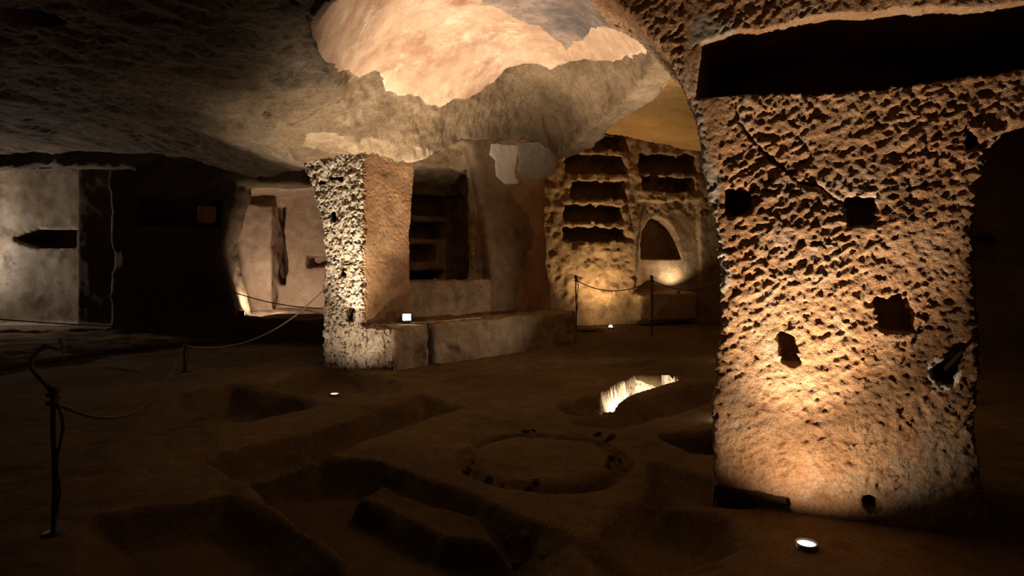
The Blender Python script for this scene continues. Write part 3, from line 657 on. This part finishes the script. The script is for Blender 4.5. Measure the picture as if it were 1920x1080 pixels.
pid[(c[:, 1] > 0.06) & (c[:, 1] < 0.75) & (c[:, 0] > sl0[0] - .05) & (c[:, 0] < sl1[0] + .06) & (c[:, 2] > sl0[1] - .06) & (c[:, 2] < sl1[1] + .06)] = 4
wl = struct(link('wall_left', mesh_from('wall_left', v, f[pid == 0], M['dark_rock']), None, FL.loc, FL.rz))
link('plastered_wall', mesh_from('plastered_wall', v, f[pid == 1], M['left_plaster']), wl)
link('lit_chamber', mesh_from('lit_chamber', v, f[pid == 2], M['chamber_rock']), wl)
link('burial_niche', mesh_from('burial_niche', v, f[pid == 3], M['dark_rock']), wl)
link('burial_niche', mesh_from('burial_niche', v, f[pid == 4], M['dark_rock']), wl)
# ------------------------------------------------------------------ back wall
B_N = [((1088, 238), (1178, 284)), ((1060, 289), (1174, 326)), ((1070, 339), (1176, 374)), ((1058, 384), (1170, 417)), ((1053, 426), (1176, 453)),
       ((1198, 289), (1310, 327)), ((1202, 331), (1306, 360))]
B_NW = []
for (x0, y0), (x1, y1) in B_N:
    u0, z0 = FB.px(x0, y1); u1, _ = FB.px(x1, y1); zt = FB.px((x0 + x1) / 2, y0)[1]; z0 = FB.px((x0 + x1) / 2, y1)[1]; B_NW.append((u0, u1, z0, zt))
B_ARC = FB.poly([(1200, 485), (1200, 455), (1206, 430), (1218, 412), (1233, 405), (1250, 412), (1264, 428), (1272, 452), (1276, 487)], 0.14)
B_PAN = FB.poly([(1198, 376), (1312, 376), (1314, 545), (1192, 545)])
bl = FB.px(1192, 500)[0]
def b_sdf(u, d, z):
    u2, z2 = np.broadcast_arrays(u[:, 0, :], z[0, 0, :][None, :])
    s = np.maximum(-d + 0 * u + 0 * z + 0.04 * np.clip(1.2 - z, 0, 1), np.maximum(d - 1.6, np.maximum(u - 7.5, -3.0 - u)))
    s = np.maximum(s, -np.maximum((poly_sdf(u2, z2, B_PAN) + 0.02 * fbm(u2 * 3, z2 * 3, 2, 2))[:, None, :], d - 0.14 - 0.10 * np.clip(z - 2.2, -1, 1)))
    for (u0, u1, z0, z1) in B_NW:
        slant = 0.10 * (z - z0) * (u > (u0 + u1) / 2)
        s = np.maximum(s, -(box_sdf(u + slant, d, z, ((u0 + u1) / 2, 0, (z0 + z1) / 2), ((u1 - u0) / 2, 0.65, (z1 - z0) / 2), 0.03) + 0.02 * vnoise(u * 5, d * 5, z * 5)))
    s = np.maximum(s, -np.maximum(poly_sdf(u2, z2, B_ARC)[:, None, :], d - 0.75))
    led = box_sdf(u, d, z, (2.6, 0.0, 0.42), (0.75, 0.4, 0.32), 0.08); s = smin(s, led, 0.08)
    return s
v, f = carve([(-2.0, 7.6), (-0.55, 1.2), (-0.2, 4.9)], 0.03, b_sdf,
             lambda u, d, z: 0.012 * fbm(u * 1.6, d * 1.6, z * 1.6, 3) + 0.055 * fbm(u * 7, d * 7, z * 7, 3) * np.where((u > bl) & (z < 2.6), 0.25, 1.0), band=0.2)
c = v[f].mean(1); pid = np.zeros(len(f), int)
pid[(poly_sdf(c[:, 0], c[:, 2], B_PAN) < 0.03) & (c[:, 1] > 0.03)] = 1
pid[(poly_sdf(c[:, 0], c[:, 2], B_ARC) < 0.03) & (c[:, 1] > 0.2)] = 2
for i, (u0, u1, z0, z1) in enumerate(B_NW):
    pid[(c[:, 1] > 0.08) & (c[:, 0] > u0 - .07) & (c[:, 0] < u1 + .1) & (c[:, 2] > z0 - .05) & (c[:, 2] < z1 + .05)] = 10 + i
wb = struct(link('wall_back', mesh_from('wall_back', v, f[pid == 0], M['wall_rock']), None, FB.loc, FB.rz))
link('tomb_panel', mesh_from('tomb_panel', v, f[pid == 1], M['wall_rock']), wb)
link('arched_tomb', mesh_from('arched_tomb', v, f[pid == 2], M['wall_rock']), wb)
for i in range(len(B_NW)):
    link('burial_niche', mesh_from('burial_niche', v, f[pid == 10 + i], M['wall_rock']), wb)
# ------------------------------------------------------------------ dark wall of the side passage on the right
def rw_sdf(u, d, z):
    s = np.maximum(np.maximum(-d + 0 * u + 0 * z, d - 0.6), np.abs(u) - 3.8)
    return np.maximum(s, -(box_sdf(u, d, z, (-0.9, 0, 1.75), (0.8, 0.4, 0.22), 0.04)))
v, f = carve([(-4, 4), (-.1, .7), (-.2, 4.6)], 0.06, rw_sdf, lambda u, d, z: 0.06 * fbm(u * 2, d * 2, z * 2, 3), band=0.2)
c = v[f].mean(1); nm = (c[:, 1] > 0.1) & (np.abs(c[:, 0] + 0.9) < 0.9) & (np.abs(c[:, 2] - 1.75) < 0.3) & (c[:, 1] < 0.5)
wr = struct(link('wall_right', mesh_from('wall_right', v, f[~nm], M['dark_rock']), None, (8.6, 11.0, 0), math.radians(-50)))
link('burial_niche', mesh_from('burial_niche', v, f[nm], M['dark_rock']), wr)
# ------------------------------------------------------------------ small objects
def tube(name, pts, r, m, parent=None, sub=6, seg=8, ends=True):
    P = np.array(pts, float)
    if sub > 1 and len(P) > 2:                      # Catmull-Rom
        Q = np.concatenate([[2 * P[0] - P[1]], P, [2 * P[-1] - P[-2]]]); out = []
        for i in range(1, len(Q) - 2):
            for t in np.linspace(0, 1, sub, endpoint=False):
                out.append(0.5 * ((2 * Q[i]) + (-Q[i - 1] + Q[i + 1]) * t + (2 * Q[i - 1] - 5 * Q[i] + 4 * Q[i + 1] - Q[i + 2]) * t * t + (-Q[i - 1] + 3 * Q[i] - 3 * Q[i + 1] + Q[i + 2]) * t ** 3))
        out.append(P[-1]); P = np.array(out)
    R = np.full(len(P), r) if np.isscalar(r) else np.interp(np.linspace(0, 1, len(P)), np.linspace(0, 1, len(r)), r)
    T = np.gradient(P, axis=0); T /= np.linalg.norm(T, axis=1, keepdims=True) + 1e-9
    ref = np.array([0.3, 0.2, 1.0]) if abs(T[:, 2]).mean() < 0.8 else np.array([1.0, 0.2, 0.1])
    A = np.cross(T, ref); A /= np.linalg.norm(A, axis=1, keepdims=True); B = np.cross(T, A)
    th = np.arange(seg) * 2 * math.pi / seg
    v = (P[:, None, :] + R[:, None, None] * (np.cos(th)[None, :, None] * A[:, None, :] + np.sin(th)[None, :, None] * B[:, None, :])).reshape(-1, 3)
    n = len(P); i = np.arange(n - 1)[:, None] * seg; j = np.arange(seg)[None, :]; k = (np.arange(seg) + 1) % seg
    f = np.stack([(i + j).ravel(), (i + k[None, :]).ravel(), (i + seg + k[None, :]).ravel(), (i + seg + j).ravel()], 1)
    caps = []
    for base, c_ in ((0, P[0]), ((n - 1) * seg, P[-1])):
        ci = len(v) + len(caps); caps.append(c_)
        for q in range(0, seg, 2):
            f = np.concatenate([f, [[base + q, base + (q + 1) % seg, base + (q + 2) % seg, ci]]])
    v = np.concatenate([v, caps])
    return link(name, mesh_from(name, v, f, m), parent)
def lathe(name, prof, m, parent=None, seg=24, loc=None):
    prof = np.array(prof, float); th = np.arange(seg) * 2 * math.pi / seg
    v = np.stack([prof[:, None, 0] * np.cos(th), prof[:, None, 0] * np.sin(th), np.repeat(prof[:, None, 1], seg, 1)], -1).reshape(-1, 3)
    n = len(prof); i = np.arange(n - 1)[:, None] * seg; j = np.arange(seg)[None, :]; k = ((np.arange(seg) + 1) % seg)[None, :]
    f = np.stack([(i + j).ravel(), (i + k).ravel(), (i + seg + k).ravel(), (i + seg + j).ravel()], 1)
    return link(name, mesh_from(name, v, f, m), parent, loc)
def floor_lamp(loc, label, r=0.055, dome=0.0):
    t = tag(empty('floor_spotlight', loc), label, 'spotlight', 'recessed spotlights in the ground')
    lathe('housing', [(r * 1.0, -0.10), (r * 1.35, -0.10), (r * 1.35, 0.012), (r * 1.2, 0.02), (r * 1.05, 0.018), (r * 1.02, 0.004)], M['steel'], t)
    lathe('lens', [(0.0005, 0.012 + dome), (r * 0.6, 0.011 + dome * 0.8), (r * 1.02, 0.006), (r * 1.02, -0.02)], M['lens'], t)
    return t
def lp(p, z): return (p[0], p[1], z)
# lamp in front of the right pillar
p = at_floor(1512, 1027); z = fz(*p) + 0.01
t = floor_lamp((p[0], p[1], z), 'bright round floor spotlight in front of the chiselled ochre pillar', 0.046)
spot_light(t, (p[0], p[1], z + 0.05), FR.world(0.58, -0.03, 4.0), 450, 76, 1.0, WARM)
spot_light(t, (p[0], p[1], z + 0.05), FR.world(0.66, 0, 0.75), 52, 128, 1.0, WARM)
# lamp at the foot of the middle pillar
p = at_floor(627, 730, -0.12); z = fz(*p) + 0.02
t = floor_lamp((p[0], p[1], z), 'small floor spotlight in the pit at the foot of the pale pitted pillar', 0.05)
spot_light(t, (p[0], p[1], z + 0.05), (-2.16, 8.78, 3.2), 820, 70, 1.0, NEUTRAL)
spot_light(t, (p[0], p[1], z + 0.05), (-2.25, 8.85, 1.7), 85, 124, 1.0, WARM)
# lamp below the back wall
p = at(1145, 577, 13.75); p = (p[0], p[1], fz(p[0], p[1]) + 0.02); z = fz(p[0], p[1]) + 0.02
t = floor_lamp((p[0], p[1], p[2]), 'small far spotlight on the ground below the stacked wall niches', 0.05, dome=0.05)
spot_light(t, (p[0], p[1], p[2] + 0.06), FB.world(1.1, -0.1, 4.0), 340, 130, 1.0, WARMER)
spot_light(t, (p[0], p[1], p[2] + 0.06), FB.world(1.1, 0, 0.9), 45, 165, 1.0, WARMER)
# floodlight on the bench
def flood(loc, rz, label, s=1.0, tilt=0.0):
    t = tag(empty('floodlight', loc, rz), label, 'floodlight')
    w, h, d = 0.055 * s, 0.045 * s, 0.035 * s
    def bx(name, c_, hs, m, bev=0.006):
        import bmesh
        bm = bmesh.new(); bmesh.ops.create_cube(bm, size=2.0)
        bmesh.ops.scale(bm, vec=hs, verts=bm.verts); bmesh.ops.bevel(bm, geom=bm.edges[:], offset=bev * s, segments=2, affect='EDGES')
        bmesh.ops.translate(bm, vec=c_, verts=bm.verts)
        me = bpy.data.meshes.new(name); bm.to_mesh(me); bm.free(); me.materials.append(m); return link(name, me, t)
    bx('housing', (0, 0, 0.075 * s), (w, d, h), M['black'])
    bx('lens', (0, -d - 0.002 * s, 0.075 * s), (w * 0.82, 0.004 * s, h * 0.8), M['lens'], 0.002)
    tube('bracket', [(-w - 0.008 * s, 0, 0.085 * s), (-w - 0.01 * s, 0, 0.03 * s), (-w * 0.7, 0, 0.006 * s), (w * 0.7, 0, 0.006 * s), (w + 0.01 * s, 0, 0.03 * s), (w + 0.008 * s, 0, 0.085 * s)], 0.006 * s, M['black'], t, 3)
    return t
u, z = FF.px(763, 606, -0.14)
wp = FF.world(u, -0.14, 0.60)
t = flood((wp[0], wp[1], 0.60), math.radians(8), 'small glaring floodlight standing on the rock bench beside the alcove', 1.3)
spot_light(t, (wp[0] + 0.05, wp[1] - 0.17, 0.78), (0.0, 7.9, 4.5), 900, 100, 1.0, NEUTRAL)
# lamp down in the lit shaft
sx, sy = np.mean([q for q in PITS_W[4][0]], 0)
t = flood((sx, sy - 0.05, fz(sx, sy - 0.05)), math.radians(200), 'floodlight hidden down in the brightly lit floor shaft', 1.0)
spot_light(t, (sx, sy, fz(sx, sy) + 0.2), (sx, sy + 0.6, -0.1), 170, 160, 0.3, NEUTRAL)
# unseen lamp added behind the right pillar to wash the vault
t = flood((2.05, 6.0, fz(2.05, 6.0)), math.radians(200), 'unseen floodlight added behind the chiselled ochre pillar', 1.2)
spot_light(t, (1.95, 6.1, 0.22), (0.9, 7.6, 4.4), 980, 92, 0.9, NEUTRAL)
t = flood((3.4, 9.6, fz(3.4, 9.6)), math.radians(-80), 'unseen floodlight added in the rear hall to brighten the bench', 1.2)  # unseen lamp added to brighten the bench and parapet
spot_light(t, (3.28, 9.62, 0.25), FF.world(0.9, 0, 1.45), 170, 54, 0.9, NEUTRAL)
# lamp in the left chamber
p = at(452, 590, 11.85)
t = flood((p[0], p[1], sill), math.radians(150), 'small dark floodlight on the sill of the lit left chamber', 1.1)
spot_light(t, (p[0] + 0.12, p[1] + 0.12, sill + 0.16), (-4.7, 14.0, 1.9), 150, 150, 0.7, NEUTRAL)
# lamp for the plastered wall at far left, behind the lintel
t = flood((-12.0, 12.34, fz(-12.0, 12.34)), 0.8, 'floodlight in the far corner beside the plastered left wall', 1.0)
spot_light(t, (-12.0, 12.30, 1.5), (-9.0, 12.85, 2.9), 430, 150, 1.0, (1.0, 0.84, 0.72))
# lamp for the arched tomb
p = FB.world(2.9, -0.3, 0.70)
t = flood(p, math.radians(190), 'floodlight on the ledge below the arched tomb in the back wall', 0.6)
spot_light(t, (p[0], p[1], p[2] + 0.15), FB.world(2.75, 0.1, 2.4), 65, 140, 1.0, WARM)
# weak unseen lamp added behind the parapet to make the alcove niches glow
p = FF.world(0.75, 0.6, 0.87)
t = flood(p, math.radians(130), 'unseen floodlight added behind the parapet inside the tomb alcove', 0.9)
spot_light(t, (p[0] + .05, p[1] + .05, p[2] + 0.15), FF.world(1.85, ALC_D, 1.75), 45, 70, 0.9, WARM)
# cables on the bench
pts = [FF.world(*q) for q in [(u + 0.02, -0.10, 0.625), (u + 0.06, -0.22, 0.615), (u + 0.2, -0.33, 0.612), (u + 0.35, -0.36, 0.612), (u + 0.6, -0.35, 0.612), (u + 0.95, -0.33, 0.612), (u + 1.25, -0.36, 0.612)]]
tag(tube('power_cable', pts, 0.008, M['cable']), 'thin white cable lying along the front edge of the rock bench', 'cable')
pts = [FF.world(*q) for q in [(USEAM, -0.36, 0.605), (USEAM, -0.47, 0.60), (USEAM + 0.0, -0.50, 0.50), (USEAM + 0.01, -0.50, 0.25), (USEAM, -0.51, 0.05), (USEAM + 0.08, -0.60, 0.015)]]
tag(tube('power_cable', pts, 0.012, M['grey_cable']), 'dark cable hanging down the joint between the two bench blocks', 'cable')
# rope barrier
def rope_post(x, y, label, h=0.85, r=0.014):
    z = fz(x, y); t = tag(empty('rope_post', (x, y, z)), label, 'post', 'iron rope posts')
    lathe('base', [(0.001, 0.02), (0.05, 0.016), (0.06, 0.006), (0.06, -0.05)], M['iron'], t)
    tube('rod', [(0, 0, 0), (0.008, 0, h * 0.4), (-0.004, 0.004, h * 0.75), (0, 0, h)], r, M['iron'], t, 4)
    ht = [(0.028 * math.cos(a), 0.028 * math.sin(a), h - 0.09 + 0.012 * a / 1.6) for a in np.arange(0, 18, 0.5)]
    tube('knot', ht, 0.012, M['rope'], t, 1, 6)
    tl = [(0.03, 0, h - 0.08), (0.05, 0.01, h - 0.2), (0.02, 0.0, h - 0.4), (0.045, -0.01, h - 0.55), (0.02, 0, h - 0.7)]
    tube('rope_tail', tl, 0.009, M['rope'], t, 5, 6)
    lathe('finial', [(r, h - 0.01), (r * 1.9, h + 0.005), (r * 1.9, h + 0.02), (0.001, h + 0.035)], M['iron'], t, 12)
    return (x, y, z + h - 0.06)
def sag(a, b, drop, n=7):
    a, b = np.array(a), np.array(b)
    return [tuple(a + (b - a) * t - np.array([0, 0, drop * 4 * t * (1 - t)])) for t in np.linspace(0, 1, n)]
pA = at(100, 735, 3.6); TA = rope_post(pA[0], pA[1], 'dark iron rope post nearest the left edge, standing on the dark floor', pA[2] - fz(pA[0], pA[1]))
pB = at(345, 640, 8.65); TB = rope_post(pB[0], pB[1], 'iron rope post beside the grave pit in front of the dark left pier', pB[2] - fz(pB[0], pB[1]))
pC = at(1222, 520, 12.6); TC = rope_post(pC[0], pC[1], 'iron rope post below the arched tomb in the back wall', pC[2] - fz(pC[0], pC[1]))
pD = at(1080, 520, 13.2); TD = rope_post(pD[0], pD[1], 'iron rope post below the five stacked niches, beside the alcove pier', pD[2] - fz(pD[0], pD[1]))
tag(tube('barrier_rope', sag(TA, TB, 0.42, 9), 0.012, M['rope']), 'brown rope sagging over the dark floor between two left posts', 'rope')
pE = at(605, 546, 9.25)
tag(tube('barrier_rope', sag(TB, pE, 0.30, 9), 0.010, M['pale_rope']), 'pale rope rising to the pale pitted pillar from the post beside the grave pit', 'rope')
tag(tube('barrier_rope', sag(at(430, 545, 11.5), at(640, 578, 10.6), 0.10), 0.009, M['rope']), 'dark rope hanging across the lit left chamber', 'rope')
tag(tube('barrier_rope', sag(TD, TC, 0.22), 0.010, M['rope']), 'rope sagging before the lit foot of the back wall', 'rope')
tag(tube('barrier_rope', sag(TC, at(1345, 532, 12.4), 0.15), 0.010, M['rope']), 'rope running from the back post towards the chiselled ochre pillar', 'rope')
tag(tube('barrier_rope', sag(at(-90, 590, 11.2), at(230, 612, 11.2), 0.03), 0.012, M['rope']), 'dark rope along the foot of the plastered left wall', 'rope')
tag(tube('barrier_rope', [at(*q) for q in [(100, 738, 3.6), (78, 712, 3.65), (60, 690, 3.7), (66, 664, 3.75), (90, 650, 3.8), (108, 655, 3.85)]], 0.012, M['rope']), 'stiff dark rope curling up from the left iron post', 'rope')
# kerb
kp = [(x, y, fz(x, y) + 0.035) for x, y in KERB]
tag(tube('timber_kerb', kp, 0.05, M['kerb'], None, 4, 8), 'long low timber kerb edging the bank along the left walls', 'kerb')
# dry sprig stuck by the kerb
px_, py_ = at_floor(112, 678); pz_ = fz(px_, py_) + 0.03
t = tag(empty('paper_twist', (px_, py_ + 0.05, pz_)), 'small pale paper tied to sticks behind the timber kerb', 'paper')
tube('stick', [(0, 0, 0), (0.03, 0, 0.17), (0.02, 0, 0.3)], 0.008, M['paper'], t, 4, 6)
tube('stick', [(0.05, 0.02, 0), (0.04, 0, 0.15), (0.02, 0, 0.27)], 0.006, M['paper'], t, 4, 6)
tube('wrap', [(0.03, 0, 0.22), (0.01, 0, 0.28), (0.0, 0, 0.34), (0.005, 0, 0.37)], [0.018, 0.042, 0.05, 0.012], M['paper'], t, 4, 8)
# peg in the right pillar
a = FR.px(1772, 706); b = FR.px(1808, 654)
tube('wooden_peg', [(a[0], 0.10, a[1]), ((a[0] + b[0]) / 2, 0.05, (a[1] + b[1]) / 2), (b[0], -0.005, b[1])], [0.010, 0.012, 0.010], M['peg'], rp, 4, 8)['label'] = 'dark peg stuck in a plastered hole'
# stones
def stone_mesh(seed, m):
    import bmesh
    bm = bmesh.new(); bmesh.ops.create_icosphere(bm, subdivisions=2, radius=1.0)
    r = random.Random(seed); o = r.random() * 50
    for vv in bm.verts:
        c_ = vv.co; n = float(vnoise(c_.x * 1.3 + o, c_.y * 1.3 + o, c_.z * 1.3)) ; vv.co = c_ * (1 + 0.35 * n)
    me = bpy.data.meshes.new('stone'); bm.to_mesh(me); bm.free(); me.materials.append(m); return me
SM = [stone_mesh(i, M['earth']) for i in range(5)]
for i, (x, y, s) in enumerate([(985, 812, .05), (1000, 810, .04), (1120, 822, .05), (1140, 830, .06), (1150, 826, .04), (1145, 872, .05), (1160, 862, .05), (1140, 884, .045),
                               (915, 908, .05), (940, 914, .04), (990, 916, .05), (1005, 912, .035), (880, 880, .045), (890, 868, .04), (872, 892, .035), (955, 982, .045), (985, 990, .05), (970, 1000, .035)]):
    X_, Y_ = at_floor(x, y, -0.03)
    o = link('stone', SM[i % 5], floor, (X_, Y_, fz(X_, Y_) + s * 0.05)); o.scale = (s * 0.9, s * 0.75, s * 0.45); o.rotation_euler = (0.3 * i, 0.2 * i, 1.3 * i)
RM = [stone_mesh(20 + i, M['wall_rock']) for i in range(3)]
for i, (x, y, s) in enumerate([(1102, 579, .14), (1085, 583, .10), (1125, 580, .08)]):
    p = at(x, y, 13.3); zf = fz(p[0], p[1])
    tag(link('rubble_stone', RM[i], None, (p[0], p[1], zf + s * 0.3)), ['largest rough stone at the foot of the niche wall', 'mid-sized rough stone at the foot of the niche wall', 'smallest rough stone next to the far spotlight'][i], 'stone', 'loose stones below the back wall').scale = (s * 1.3, s, s * 0.6)
